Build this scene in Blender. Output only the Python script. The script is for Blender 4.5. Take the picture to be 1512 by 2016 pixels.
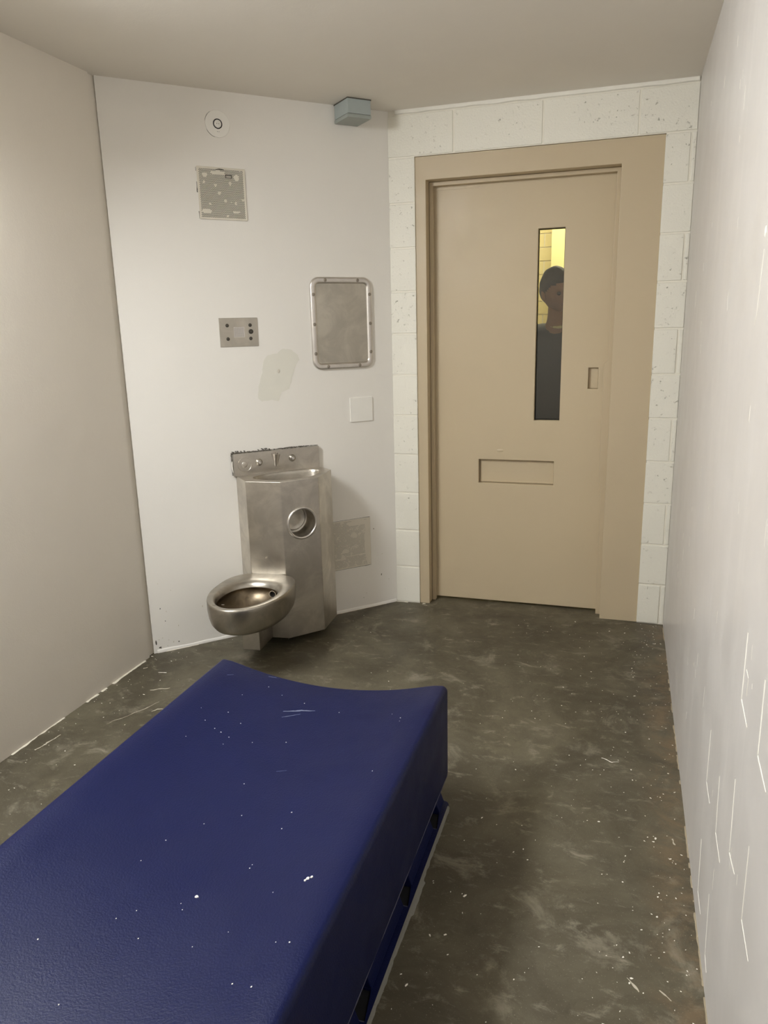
import bpy, bmesh, math, random
from mathutils import Vector, Matrix, noise as mnoise

# ------------------------------------------------------------------ clearing
for o in list(bpy.data.objects):
    bpy.data.objects.remove(o, do_unlink=True)
S = bpy.context.scene
C = S.collection
R = math.radians
random.seed(7)

# ------------------------------------------------------------------ camera
F_PX, PITCH, ROLL, YAW = 1478.33, 0.2428, -0.0242, -0.3114
CAM = Vector((-0.238, -3.7067, 1.4639))
fw = Vector((math.sin(YAW) * math.cos(PITCH), math.cos(YAW) * math.cos(PITCH), -math.sin(PITCH)))
rt = Vector((math.cos(YAW), -math.sin(YAW), 0))
up = rt.cross(fw)
rt2 = rt * math.cos(ROLL) + up * math.sin(ROLL)
up2 = up * math.cos(ROLL) - rt * math.sin(ROLL)
cd = bpy.data.cameras.new('camera')
cam = bpy.data.objects.new('camera', cd)
C.objects.link(cam)
m3 = Matrix((rt2, up2, -fw)).transposed()
cam.matrix_world = Matrix.Translation(CAM) @ m3.to_4x4()
cd.sensor_fit = 'VERTICAL'
cd.sensor_height = 36.0
cd.sensor_width = 27.0
cd.lens = F_PX / 2016 * 36.0
cd.clip_start = 0.02
S.camera = cam

# ------------------------------------------------------------------ world, exposure
wd = bpy.data.worlds.new('world')
S.world = wd
wd.use_nodes = True
wd.node_tree.nodes['Background'].inputs[0].default_value = (0.9, 0.85, 0.75, 1)
wd.node_tree.nodes['Background'].inputs[1].default_value = 0.02
S.view_settings.view_transform = 'Standard'
S.view_settings.look = 'None'
S.view_settings.exposure = 0.0
S.view_settings.gamma = 1.0
S.view_settings.use_curve_mapping = False
LENS_POWER = 52.0          # emission of the corner light's lens
HALL_POWER = 24.0          # emission of the corridor light's lens

# ------------------------------------------------------------------ room measures
H = 2.44
W_DOOR, XL, YB, YN = 1.3698, -2.273, -0.9359, -4.35
P0 = Vector((XL, YB, 0))
ub = Vector((-W_DOOR - XL, -YB, 0)); LB = ub.length; ub.normalize()
nb = Vector((ub.y, -ub.x, 0))
ANG = math.atan2(ub.y, ub.x)


# ------------------------------------------------------------------ material helpers
def lin(c):
    return tuple(((v / 255) / 12.92 if v / 255 <= 0.04045 else ((v / 255 + 0.055) / 1.055) ** 2.4) for v in c) + (1,)


class NT:
    def __init__(self, name):
        self.m = bpy.data.materials.new(name)
        self.m.use_nodes = True
        self.t = self.m.node_tree
        self.b = self.t.nodes['Principled BSDF']
        self.tc = self.t.nodes.new('ShaderNodeTexCoord')

    def n(self, kind, **kw):
        nd = self.t.nodes.new(kind)
        for k, v in kw.items():
            setattr(nd, k, v)
        return nd

    def l(self, a, b):
        self.t.links.new(a, b)

    def coord(self, stretch=(1, 1, 1), off=(0, 0, 0), src='Object'):
        mp = self.n('ShaderNodeMapping')
        mp.inputs['Scale'].default_value = stretch
        mp.inputs['Location'].default_value = off
        self.l(self.tc.outputs[src], mp.inputs[0])
        return mp.outputs[0]

    def noise(self, scale, detail=3, rough=0.55, stretch=(1, 1, 1), dist=0.0, off=(0, 0, 0)):
        nz = self.n('ShaderNodeTexNoise')
        nz.inputs['Scale'].default_value = scale
        nz.inputs['Detail'].default_value = detail
        nz.inputs['Roughness'].default_value = rough
        nz.inputs['Distortion'].default_value = dist
        self.l(self.coord(stretch, off), nz.inputs['Vector'])
        return nz.outputs[0]

    def ramp(self, fac, lo, hi, a=0.0, b=1.0):
        mr = self.n('ShaderNodeMapRange')
        mr.clamp = True
        mr.interpolation_type = 'SMOOTHSTEP'
        mr.inputs[1].default_value = lo
        mr.inputs[2].default_value = hi
        mr.inputs[3].default_value = a
        mr.inputs[4].default_value = b
        self.l(fac, mr.inputs[0])
        return mr.outputs[0]

    def math(self, op, a, b):
        nd = self.n('ShaderNodeMath', operation=op)
        for i, v in enumerate((a, b)):
            if isinstance(v, (int, float)):
                nd.inputs[i].default_value = v
            else:
                self.l(v, nd.inputs[i])
        return nd.outputs[0]

    def mix(self, fac, a, b):
        nd = self.n('ShaderNodeMix', data_type='RGBA')
        for i, v in ((0, fac), (6, a), (7, b)):
            if isinstance(v, (int, float)):
                nd.inputs[i].default_value = v
            elif isinstance(v, tuple):
                nd.inputs[i].default_value = v
            else:
                self.l(v, nd.inputs[i])
        return nd.outputs[2]

    def bump(self, h, strength=0.3, dist=0.002, prev=None):
        bp = self.n('ShaderNodeBump')
        bp.inputs['Strength'].default_value = strength
        bp.inputs['Distance'].default_value = dist
        self.l(h, bp.inputs['Height'])
        if prev is not None:
            self.l(prev, bp.inputs['Normal'])
        return bp.outputs[0]

    def out(self, color=None, rough=None, normal=None, metal=None, spec=None):
        for k, v in (('Base Color', color), ('Roughness', rough), ('Normal', normal), ('Metallic', metal), ('Specular IOR Level', spec)):
            if v is None:
                continue
            if isinstance(v, (int, float, tuple)):
                self.b.inputs[k].default_value = v
            else:
                self.l(v, self.b.inputs[k])
        return self.m


def paint(name, col, rough=0.5, peel=0.25, var=0.06, spec=0.4, peel_scale=140, stretch=(1, 1, 1), streak=0.0):
    t = NT(name)
    c = lin(col)
    dk = tuple(v * (1 - var) for v in c[:3]) + (1,)
    lt = tuple(min(1, v * (1 + var)) for v in c[:3]) + (1,)
    colr = t.mix(t.noise(2.3, 4, 0.6, stretch), dk, lt)
    if streak:
        s = t.ramp(t.noise(9, 4, 0.6, (1, 1, 0.08)), 0.52, 0.75, 0, streak)
        colr = t.mix(s, colr, tuple(min(1, v * 1.18) for v in c[:3]) + (1,))
    nm = t.bump(t.noise(peel_scale, 3, 0.6), peel, 0.0015) if peel else None
    nm = t.bump(t.noise(11, 2, 0.5), 0.12 if peel else 0.05, 0.01, nm)
    rg = t.ramp(t.noise(5, 3), 0.3, 0.7, rough - 0.06, rough + 0.06)
    return t.out(colr, rg, nm, 0.0, spec)


def plain(name, col, rough=0.5, metal=0.0, spec=0.5, bump=0.0, scale=200):
    t = NT(name)
    nm = t.bump(t.noise(scale, 2), bump, 0.001) if bump else None
    c = lin(col)
    colr = t.mix(t.noise(18, 3), tuple(v * 0.93 for v in c[:3]) + (1,), tuple(min(1, v * 1.07) for v in c[:3]) + (1,))
    return t.out(colr, rough, nm, metal, spec)


def steel(name, col, r0=0.24, r1=0.4, brush=(1, 1, 40), smudge=0.25):
    t = NT(name)
    c = lin(col)
    a = t.mix(t.ramp(t.noise(7, 5, 0.65, dist=0.6), 0.35, 0.7), tuple(v * (1 - smudge) for v in c[:3]) + (1,), c)
    br = t.noise(60, 3, 0.6, brush)
    rg = t.math('ADD', t.ramp(t.noise(6, 4, 0.6, off=(3, 1, 2)), 0.3, 0.7, r0, r1), t.math('MULTIPLY', br, 0.08))
    nm = t.bump(br, 0.03, 0.0004)
    return t.out(a, rg, nm, 1.0)


def emit(name, col, strength):
    t = NT(name)
    t.b.inputs['Base Color'].default_value = (0.9, 0.9, 0.88, 1)
    t.b.inputs['Emission Color'].default_value = col
    t.b.inputs['Emission Strength'].default_value = strength
    return t.m


M = {}
M['wall_left'] = paint('painted_wall_left', (236, 229, 217), 0.5, 0.25, 0.03)
M['wall_angled'] = paint('painted_wall_angled', (240, 236, 228), 0.48, 0.22, 0.025)
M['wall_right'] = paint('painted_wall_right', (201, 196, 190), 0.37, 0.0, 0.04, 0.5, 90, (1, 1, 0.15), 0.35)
M['ceiling'] = paint('painted_ceiling', (234, 228, 217), 0.6, 0.2, 0.025)
M['mortar'] = paint('painted_mortar', (238, 233, 218), 0.45, 0.3, 0.04)
M['patch'] = paint('paint_patch', (231, 228, 216), 0.5, 0.15, 0.02)
M['door'] = paint('tan_door_paint', (198, 181, 150), 0.42, 0.18, 0.035, 0.45, 220)
M['frame'] = paint('tan_frame_paint', (194, 177, 147), 0.42, 0.16, 0.04, 0.45, 220)
M['white_paint'] = plain('white_paint', (238, 234, 222), 0.6)
M['cream_caulk'] = plain('cream_caulk', (214, 206, 190), 0.6, bump=0.5)
M['dark_caulk'] = plain('dark_caulk', (84, 79, 70), 0.8, bump=0.6)
M['grey_caulk'] = plain('grey_caulk', (118, 116, 108), 0.75, bump=0.8, scale=90)
M['tan_grime'] = plain('tan_grime', (158, 146, 122), 0.8)
M['worn_highlight_blue'] = plain('worn_highlight_blue', (70, 70, 88), 0.7)  # wear on the bunk edges, lightened to paint in their highlight
M['black'] = plain('dark_gap', (22, 20, 18), 0.8)
M['steel'] = steel('brushed_steel', (212, 206, 196), 0.28, 0.37)
M['steel_b'] = steel('bowl_steel', (196, 190, 179), 0.28, 0.36, (1, 1, 8), 0.3)
M['mirror'] = steel('dull_mirror_steel', (206, 201, 189), 0.36, 0.5, (3, 3, 1), 0.22)
M['frame_steel'] = steel('polished_frame_steel', (224, 219, 213), 0.28, 0.33, (1, 1, 30), 0.12)
M['plate_steel'] = steel('plate_steel', (200, 194, 182), 0.38, 0.5, (1, 1, 30), 0.18)
M['screw'] = plain('screw_steel', (158, 150, 138), 0.4, 0.85)
M['dark_screw'] = plain('dark_screw', (84, 80, 72), 0.4, 0.6)
M['box'] = plain('blue_grey_plastic', (170, 179, 177), 0.5, bump=0.1)
M['lid'] = plain('grey_lid_plastic', (160, 166, 160), 0.5, bump=0.1)
M['plate_paint'] = paint('painted_cover', (245, 242, 234), 0.45, 0.15, 0.02)
M['glass'] = None


def block_material():
    t = NT('painted_block')
    c = lin((240, 236, 222))
    pit = t.ramp(t.noise(46, 6, 0.75), 0.60, 0.68)
    sel = t.ramp(t.noise(5, 2), 0.42, 0.6)
    pit = t.math('MULTIPLY', pit, sel)
    colr = t.mix(t.noise(4, 4), tuple(v * 0.95 for v in c[:3]) + (1,), c)
    colr = t.mix(t.math('MULTIPLY', pit, 0.45), colr, lin((120, 110, 92)))
    h = t.math('SUBTRACT', t.math('MULTIPLY', t.noise(120, 4, 0.7), 0.5), pit)
    nm = t.bump(h, 0.8, 0.004)
    return t.out(colr, 0.42, nm, 0, 0.45)


M['block'] = block_material()


def floor_material():
    t = NT('sealed_concrete')
    base = lin((96, 90, 73))
    dark = lin((72, 66, 52))
    pale = lin((138, 131, 114))
    brown = lin((116, 98, 74))
    a = t.mix(t.ramp(t.noise(2.2, 6, 0.68, dist=0.8), 0.35, 0.68), dark, base)
    p = t.ramp(t.noise(5.5, 7, 0.72, dist=0.5, off=(4, 2, 0)), 0.54, 0.70, 0, 0.6)
    a = t.mix(p, a, pale)
    p2 = t.ramp(t.noise(17, 6, 0.72, (0.7, 1.3, 1), 0.5, (1, 7, 0)), 0.54, 0.74, 0, 0.5)
    a = t.mix(p2, a, lin((160, 152, 134)))
    p3 = t.ramp(t.noise(30, 5, 0.75, dist=0.4, off=(9, 3, 0)), 0.55, 0.72, 0, 0.5)
    a = t.mix(p3, a, lin((66, 60, 48)))
    # brown staining along the foot of the right-hand wall
    sx = t.n('ShaderNodeSeparateXYZ')
    t.l(t.tc.outputs['Object'], sx.inputs[0])
    edge = t.math('MULTIPLY', t.ramp(sx.outputs[0], -0.16, -0.01), t.ramp(t.noise(6, 5, 0.7, dist=1.0), 0.4, 0.65, 0, 0.75))
    a = t.mix(edge, a, brown)
    a = t.mix(t.ramp(t.noise(260, 2, 0.5), 0.64, 0.75, 0, 0.35), a, lin((180, 172, 150)))
    rg = t.ramp(t.noise(4, 5, 0.65, off=(2, 2, 0)), 0.3, 0.7, 0.40, 0.62)
    nm = t.bump(t.noise(60, 5, 0.65), 0.14, 0.002)
    nm = t.bump(t.noise(6, 3, 0.5), 0.15, 0.01, nm)
    return t.out(a, rg, nm, 0, 0.4)


M['floor'] = floor_material()


def bunk_material(name, col, rough):
    t = NT(name)
    c = lin(col)
    a = t.mix(t.noise(3.2, 4, 0.6, dist=0.4), tuple(v * 0.88 for v in c[:3]) + (1,), tuple(v * 1.12 for v in c[:3]) + (1,))
    scuff = t.ramp(t.noise(12, 6, 0.75, (1.6, 0.7, 1), 1.0), 0.66, 0.8, 0, 0.25)
    a = t.mix(scuff, a, lin((50, 60, 110)))
    nm = t.bump(t.noise(230, 3, 0.65), 0.42, 0.0016)
    rg = t.ramp(t.noise(4, 4, 0.6), 0.3, 0.7, rough - 0.05, rough + 0.07)
    return t.out(a, rg, nm, 0, 0.17)


M['bunk'] = bunk_material('blue_moulded_plastic', (12, 19, 58), 0.40)


def glass_material():
    t = NT('window_glass')
    t.b.inputs['Base Color'].default_value = (0.96, 0.98, 0.95, 1)
    t.b.inputs['Roughness'].default_value = 0.02
    t.b.inputs['Transmission Weight'].default_value = 1.0
    t.b.inputs['IOR'].default_value = 1.45
    return t.m


M['glass'] = glass_material()
M['lens'] = emit('lit_lens', (0.97, 1.0, 1.03, 1), LENS_POWER)
M['hall_lens'] = emit('lit_hall_lens', (1.0, 0.90, 0.62, 1), HALL_POWER)
M['fixture'] = plain('white_enamel', (225, 222, 214), 0.4)
M['hall_wall'] = paint('pale_yellow_paint', (236, 224, 168), 0.5, 0.2, 0.04)
M['hall_plain'] = paint('warm_yellow_paint', (244, 232, 170), 0.45, 0.15, 0.03)


# ------------------------------------------------------------------ mesh helpers
def empty(name, loc, rz=0.0, label=None, cat=None, kind=None, group=None):
    o = bpy.data.objects.new(name, None)
    o.empty_display_size = 0.1
    C.objects.link(o)
    o.location = loc
    o.rotation_euler = (0, 0, rz)
    return tag(o, label, cat, kind, group)


def tag(o, label=None, cat=None, kind=None, group=None):
    if label: o['label'] = label
    if cat: o['category'] = cat
    if kind: o['kind'] = kind
    if group: o['group'] = group
    return o


def obj(name, bm, mat, parent=None, bevel=0.0, seg=2, bang=40, smooth=35, recalc=True, label=None, kind=None):
    if recalc:
        bmesh.ops.recalc_face_normals(bm, faces=bm.faces[:])
    if bevel > 0:
        es = [e for e in bm.edges if len(e.link_faces) == 2 and e.calc_face_angle(0) > R(bang)]
        bmesh.ops.bevel(bm, geom=es, offset=bevel, segments=seg, profile=0.5, affect='EDGES', clamp_overlap=True)
    me = bpy.data.meshes.new(name)
    bm.to_mesh(me)
    bm.free()
    for p in me.polygons:
        p.use_smooth = True
    me.set_sharp_from_angle(angle=R(smooth))
    if isinstance(mat, (list, tuple)):
        for mm in mat: me.materials.append(mm)
    else:
        me.materials.append(mat)
    o = bpy.data.objects.new(name, me)
    C.objects.link(o)
    if parent is not None:
        o.parent = parent
    if bevel > 0:
        wn = o.modifiers.new('weighted_normals', 'WEIGHTED_NORMAL')
        wn.keep_sharp = True
    if label: o['label'] = label
    if kind: o['kind'] = kind
    return o


def box(bm, x0, x1, y0, y1, z0, z1):
    vs = [bm.verts.new(p) for p in ((x0, y0, z0), (x1, y0, z0), (x1, y1, z0), (x0, y1, z0),
                                    (x0, y0, z1), (x1, y0, z1), (x1, y1, z1), (x0, y1, z1))]
    for f in ((0, 3, 2, 1), (4, 5, 6, 7), (0, 1, 5, 4), (1, 2, 6, 5), (2, 3, 7, 6), (3, 0, 4, 7)):
        bm.faces.new([vs[i] for i in f])
    return vs


def rr(x0, x1, z0, z1, r, n=6):
    pts = []
    for cx, cz, a0 in ((x1 - r, z1 - r, 0), (x0 + r, z1 - r, 90), (x0 + r, z0 + r, 180), (x1 - r, z0 + r, 270)):
        for i in range(n + 1):
            a = R(a0 + 90 * i / n)
            pts.append((cx + r * math.cos(a), cz + r * math.sin(a)))
    return pts


def circ(cx, cz, r, n=32):
    return [(cx + r * math.cos(2 * math.pi * i / n), cz + r * math.sin(2 * math.pi * i / n)) for i in range(n)]


def rect(x0, x1, z0, z1):
    return [(x0, z0), (x1, z0), (x1, z1), (x0, z1)]


def plate(bm, outer, holes, fn, d0, d1):
    """flat plate with holes: 2D loops mapped by fn(a, b, depth), from depth d0 to d1"""
    tmp = bmesh.new()
    edges = []
    for loop in [outer] + list(holes):
        vs = [tmp.verts.new((a, b, 0)) for a, b in loop]
        for i in range(len(vs)):
            edges.append(tmp.edges.new((vs[i], vs[(i + 1) % len(vs)])))
    if holes:
        bmesh.ops.triangle_fill(tmp, edges=edges, use_beauty=True, use_dissolve=False)
    else:
        tmp.faces.new(tmp.verts[:])
    tmp.verts.index_update()
    front = {v.index: bm.verts.new(fn(v.co.x, v.co.y, d0)) for v in tmp.verts}
    back = None
    if d1 is not None:
        back = {v.index: bm.verts.new(fn(v.co.x, v.co.y, d1)) for v in tmp.verts}
    for f in tmp.faces:
        bm.faces.new([front[v.index] for v in f.verts])
        if back:
            bm.faces.new([back[v.index] for v in reversed(f.verts)])
    if back:
        for e in tmp.edges:
            if len(e.link_faces) == 1:
                a, b = e.verts[0].index, e.verts[1].index
                bm.faces.new((front[a], front[b], back[b], back[a]))
    tmp.free()


def loft(bm, rings, cap0=False, cap1=False, closed=True):
    vr = [[bm.verts.new(p) for p in ring] for ring in rings]
    n = len(vr[0])
    for a, b in zip(vr, vr[1:]):
        for i in range(n if closed else n - 1):
            j = (i + 1) % n
            bm.faces.new((a[i], a[j], b[j], b[i]))
    if cap0: bm.faces.new(vr[0])
    if cap1: bm.faces.new(vr[-1])
    return vr


def lathe(bm, profile, frame, n=24, cap0=False, cap1=True):
    """profile: (radius, height along the axis); frame(a, b, h) maps to 3D"""
    rings = []
    for r, h in profile:
        rings.append([frame(r * math.cos(2 * math.pi * i / n), r * math.sin(2 * math.pi * i / n), h) for i in range(n)])
    loft(bm, rings, cap0, cap1)


def torus(bm, R0, r0, frame, n=40, k=10):
    rings = []
    for i in range(n):
        a = 2 * math.pi * i / n
        rings.append([frame((R0 + r0 * math.cos(2 * math.pi * j / k)) * math.cos(a),
                            (R0 + r0 * math.cos(2 * math.pi * j / k)) * math.sin(a),
                            r0 * math.sin(2 * math.pi * j / k)) for j in range(k)])
    vr = [[bm.verts.new(p) for p in ring] for ring in rings]
    for i in range(n):
        for j in range(k):
            bm.faces.new((vr[i][j], vr[(i + 1) % n][j], vr[(i + 1) % n][(j + 1) % k], vr[i][(j + 1) % k]))


def hole_sheet(bm, x0, x1, z0, z1, nx, nz, fn, d, frac=0.5, margin=0.0, clog=None, stagger=True):
    """perforated sheet: each cell is a frame of four quads round a square hole with a short wall"""
    ix0, ix1, iz0, iz1 = x0 + margin, x1 - margin, z0 + margin, z1 - margin
    if margin:
        for a in (rect(x0, x1, z0, iz0), rect(x0, x1, iz1, z1), rect(x0, ix0, iz0, iz1), rect(ix1, x1, iz0, iz1)):
            bm.faces.new([bm.verts.new(fn(p[0], p[1], 0)) for p in a])
    cw, ch = (ix1 - ix0) / nx, (iz1 - iz0) / nz
    for r in range(nz):
        off = cw * 0.5 if (stagger and r % 2) else 0
        for c in range(nx):
            a0, a1 = ix0 + c * cw + off, ix0 + (c + 1) * cw + off
            a1 = min(a1, ix1)
            b0, b1 = iz0 + r * ch, iz0 + (r + 1) * ch
            if a1 - a0 < cw * 0.9 or (clog and clog(a0, b0)):
                bm.faces.new([bm.verts.new(fn(p[0], p[1], 0)) for p in rect(a0, a1, b0, b1)])
                continue
            hx, hz = cw * frac / 2, ch * frac / 2
            cx, cz = (a0 + a1) / 2, (b0 + b1) / 2
            o = [bm.verts.new(fn(p[0], p[1], 0)) for p in rect(a0, a1, b0, b1)]
            i = [bm.verts.new(fn(p[0], p[1], 0)) for p in rect(cx - hx, cx + hx, cz - hz, cz + hz)]
            k = [bm.verts.new(fn(p[0], p[1], d)) for p in rect(cx - hx, cx + hx, cz - hz, cz + hz)]
            for q in range(4):
                w = (q + 1) % 4
                bm.faces.new((o[q], o[w], i[w], i[q]))
                bm.faces.new((i[q], i[w], k[w], k[q]))
        if stagger and r % 2:
            bm.faces.new([bm.verts.new(fn(p[0], p[1], 0)) for p in rect(ix0, ix0 + cw * 0.5, iz0 + r * ch, iz0 + (r + 1) * ch)])


def blob(bm, fn, cx, cz, rx, rz, h, n=9, rnd=0.35, rot=0.0):
    """small raised irregular flake"""
    o, i = [], []
    for k in range(n):
        a = 2 * math.pi * k / n
        q = 1 + random.uniform(-rnd, rnd)
        x, z = rx * q * math.cos(a), rz * q * math.sin(a)
        X, Z = x * math.cos(rot) - z * math.sin(rot), x * math.sin(rot) + z * math.cos(rot)
        o.append(bm.verts.new(fn(cx + X, cz + Z, 0.00005)))
        i.append(bm.verts.new(fn(cx + X * 0.8, cz + Z * 0.8, h)))
    for k in range(n):
        j = (k + 1) % n
        bm.faces.new((o[k], o[j], i[j], i[k]))
    bm.faces.new(i)


def ribbon(bm, fn, pts, widths, h=0.0006, ragged=0.3):
    """thin raised strip along a polyline, ragged edges"""
    P = []
    for (a, b), (c, d), w0, w1 in zip(pts, pts[1:], widths, widths[1:]):
        L = math.hypot(c - a, d - b)
        n = max(2, int(L / 0.006))
        for k in range(n + (1 if (c, d) == pts[-1] else 0)):
            t = k / n
            P.append((a + (c - a) * t, b + (d - b) * t, w0 + (w1 - w0) * t, (c - a) / L, (d - b) / L))
    L0, L1, T0, T1 = [], [], [], []
    for x, z, w, dx, dz in P:
        wl, wr = w * (1 + random.uniform(-ragged, ragged)) / 2, w * (1 + random.uniform(-ragged, ragged)) / 2
        L0.append(bm.verts.new(fn(x - dz * wl, z + dx * wl, 0)))
        L1.append(bm.verts.new(fn(x + dz * wr, z - dx * wr, 0)))
        T0.append(bm.verts.new(fn(x - dz * wl * 0.75, z + dx * wl * 0.75, h)))
        T1.append(bm.verts.new(fn(x + dz * wr * 0.75, z - dx * wr * 0.75, h)))
    for k in range(len(P) - 1):
        bm.faces.new((L0[k], L0[k + 1], T0[k + 1], T0[k]))
        bm.faces.new((T0[k], T0[k + 1], T1[k + 1], T1[k]))
        bm.faces.new((T1[k], T1[k + 1], L1[k + 1], L1[k]))


V = Vector

# ================================================================== STRUCTURE
# floor (runs on under the door into the corridor)
bm = bmesh.new()
box(bm, -3.2, 1.6, YN - 0.1, 3.0, -0.12, 0.0)
floor = tag(obj('floor', bm, M['floor'], smooth=20), 'worn dark grey sealed concrete floor with paint specks', None, 'structure')
bm = bmesh.new()
box(bm, XL - 0.1, 0.1, YN - 0.1, 0.2, H, H + 0.12)
tag(obj('ceiling', bm, M['ceiling']), 'smooth grey beige painted ceiling of the cell', None, 'structure')

# left wall, stops short of the angled wall and leaves a narrow reveal
bm = bmesh.new()
box(bm, XL - 0.1, XL, YN, YB - 0.042, 0.0, H)
wall_left = tag(obj('wall_left', bm, M['wall_left']), 'long dim beige wall running beside the bunk', None, 'structure')
bm = bmesh.new()
box(bm, XL - 0.1, XL - 0.011, YB - 0.042, YB + 0.05, 0.0, H)
tag(obj('trim_1', bm, M['wall_left']), 'narrow recessed joint between left wall and angled wall', None, 'structure')
# right wall
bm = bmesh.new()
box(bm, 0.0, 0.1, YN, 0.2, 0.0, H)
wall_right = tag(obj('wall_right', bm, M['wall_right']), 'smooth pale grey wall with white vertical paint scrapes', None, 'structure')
# wall behind the camera
bm = bmesh.new()
box(bm, XL - 0.1, 0.1, YN - 0.1, YN, 0.0, H)
tag(obj('wall_near', bm, M['wall_left']), 'plain pale wall at the rear end of the cell', None, 'structure')

# angled wall: local frame x along the wall, y into the wall, z up
wall_angled = empty('wall_angled', P0, ANG, 'white painted angled wall carrying the mirror and the toilet', None, 'structure')
B = lambda u, z, n=0.0: V((u, -n, z))          # point on the angled wall, n metres out of it
bm = bmesh.new()
box(bm, -0.004, LB + 0.06, 0.0, 0.1, 0.0, H)
obj('plaster', bm, M['wall_angled'], wall_angled)
bm = bmesh.new()
pl = []
for k in range(60):
    u = 0.012 + (LB - 0.016) * k / 59
    pl.append((u, 0.013 + 0.004 * mnoise.noise(V((u * 9, 0, 0))), 0.004 + 0.0015 * mnoise.noise(V((u * 14, 3, 0)))))
loft(bm, [[B(u, 0, n) for u, z, n in pl], [B(u, z * 0.7, n) for u, z, n in pl], [B(u, z, n * 0.4) for u, z, n in pl],
          [B(u, z + 0.002, 0) for u, z, n in pl]], closed=False)
obj('base_bead', bm, M['wall_angled'], wall_angled, recalc=False, label='thin painted bead along the foot of the angled wall')
# differently coloured paint patch
bm = bmesh.new()
pp = [(.640, 1.345), (.690, 1.352), (.715, 1.372), (.760, 1.366), (.790, 1.342), (.798, 1.318), (.775, 1.288), (.757, 1.235),
      (.740, 1.185), (.700, 1.170), (.682, 1.130), (.650, 1.138), (.600, 1.134), (.583, 1.150), (.588, 1.205), (.610, 1.270), (.618, 1.318)]
dense = []
for (a, b), (c, d) in zip(pp, pp[1:] + pp[:1]):
    for k in range(5):
        t = k / 5
        dense.append((a + (c - a) * t + random.uniform(-.0015, .0015), b + (d - b) * t + random.uniform(-.0015, .0015)))
plate(bm, dense, [], lambda a, b, d: B(a, b, d), 0.0007, 0.0)
obj('paint_patch', bm, M['patch'], wall_angled, label='irregular pale greenish patch of newer paint')
bm = bmesh.new()
blob(bm, lambda a, b, d: B(a, b, d + 0.0006), .691, 1.268, .006, .009, .0008)
for k in range(16):
    u, z = random.choice([(random.uniform(.02, .1), random.uniform(.02, .35)), (random.uniform(.03, .35), random.uniform(.05, .3)),
                          (random.uniform(1.0, 1.28), random.uniform(.05, .3))])
    blob(bm, lambda a, b, d: B(a, b, d), u, z, random.uniform(.0012, .003), random.uniform(.002, .005), .0006, 6)
obj('wall_nicks', bm, M['cream_caulk'], wall_angled, kind='stuff')
bm = bmesh.new()
for u, z, a, b in ((.044, .215, .0025, .005), (.061, .15, .002, .0035), (.115, .035, .0035, .004), (.028, .024, .005, .006), (.010, .05, .003, .012),
                   (1.21, .17, .003, .005), (1.17, .43, .002, .003), (.30, .11, .002, .003), (1.10, .06, .003, .002)):
    blob(bm, lambda p, q, d: B(p, q, d), u, z, a, b, .0005, 7, .5)
obj('dirt_specks', bm, M['dark_caulk'], wall_angled, kind='stuff')

# block wall round the door
wall_far = empty('wall_far', V((0, 0, 0)), 0, 'white painted concrete block wall around the tan door', None, 'structure')
bm = bmesh.new()
box(bm, -W_DOOR - 0.05, -1.24, 0.0035, 0.2, 0, 2.2352)
box(bm, -0.123, 0.0, 0.0035, 0.2, 0, 2.2352)
box(bm, -W_DOOR - 0.05, 0.0, 0.0035, 0.2, 2.2352, H)
obj('mortar_bed', bm, M['mortar'], wall_far)
blocks = []
CH = 0.2032
for k in range(11):
    z0, z1 = k * CH + 0.004, (k + 1) * CH - 0.004
    blocks.append((-W_DOOR + 0.002, -1.2385, z0, z1))
    if k % 2 == 0:
        blocks.append((-0.1245, -0.0245, z0, z1)); blocks.append((-0.0165, -0.0005, z0, z1))
    else:
        blocks.append((-0.1245, -0.0005, z0, z1))
for a, b in ((-W_DOOR + 0.002, -1.054), (-1.046, -0.647), (-0.639, -0.239), (-0.231, -0.0005)):
    blocks.append((a, b, 2.2392, 2.4175))
for a, b, z0, z1 in blocks:
    bm = bmesh.new()
    j = random.uniform(-0.0012, 0.0008)
    box(bm, a, b, j, 0.03, z0, z1)
    ob = obj('block', bm, M['block'], wall_far, bevel=0.0035, seg=2)
# white bead under the ceiling
bm = bmesh.new()
N = 70
rows = [[], [], [], []]
for k in range(N):
    x = -W_DOOR + 0.04 + (W_DOOR - 0.045) * k / (N - 1)
    q = 0.006 + 0.0025 * mnoise.noise(V((x * 18, 1, 0)))
    zz = 0.018 + 0.004 * mnoise.noise(V((x * 11, 5, 0)))
    rows[0].append((x, 0.003, H - zz)); rows[1].append((x, -q * 0.7, H - zz * 0.8)); rows[2].append((x, -q, H - zz * 0.3)); rows[3].append((x, -q, H))
loft(bm, rows, closed=False)
obj('ceiling_bead', bm, M['white_paint'], wall_far, recalc=False, label='bead of white filler along the ceiling line')

# ------------------------------------------------------------------ door
door = empty('door_1', V((-0.745, 0.1, 0)), 0, 'tan steel cell door with a narrow window and a pass slot', None, 'structure')
DX = lambda x, z, y: V((x + 0.745, y - 0.1, z))
ZT = 2.2352
bm = bmesh.new()
U1 = [(-1.2395, 0), (-1.187, 0), (-1.187, 2.13), (-0.3005, 2.13), (-0.3025, 0), (-0.1235, 0), (-0.1235, ZT - .001), (-1.2395, ZT - .001)]
plate(bm, U1, [], DX, 0.009, 0.19)
obj('door_frame', bm, M['frame'], door, bevel=0.0025)
bm = bmesh.new()
U2 = [(-1.186, 0), (-1.168, 0), (-1.168, 2.1105), (-0.3185, 2.1105), (-0.3215, 1.283), (-0.3285, 1.272), (-0.3385, 1.264), (-0.3385, 0.700),
      (-0.326, 0.678), (-0.3245, 0), (-0.301, 0), (-0.301, 2.129), (-1.186, 2.129)]
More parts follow.
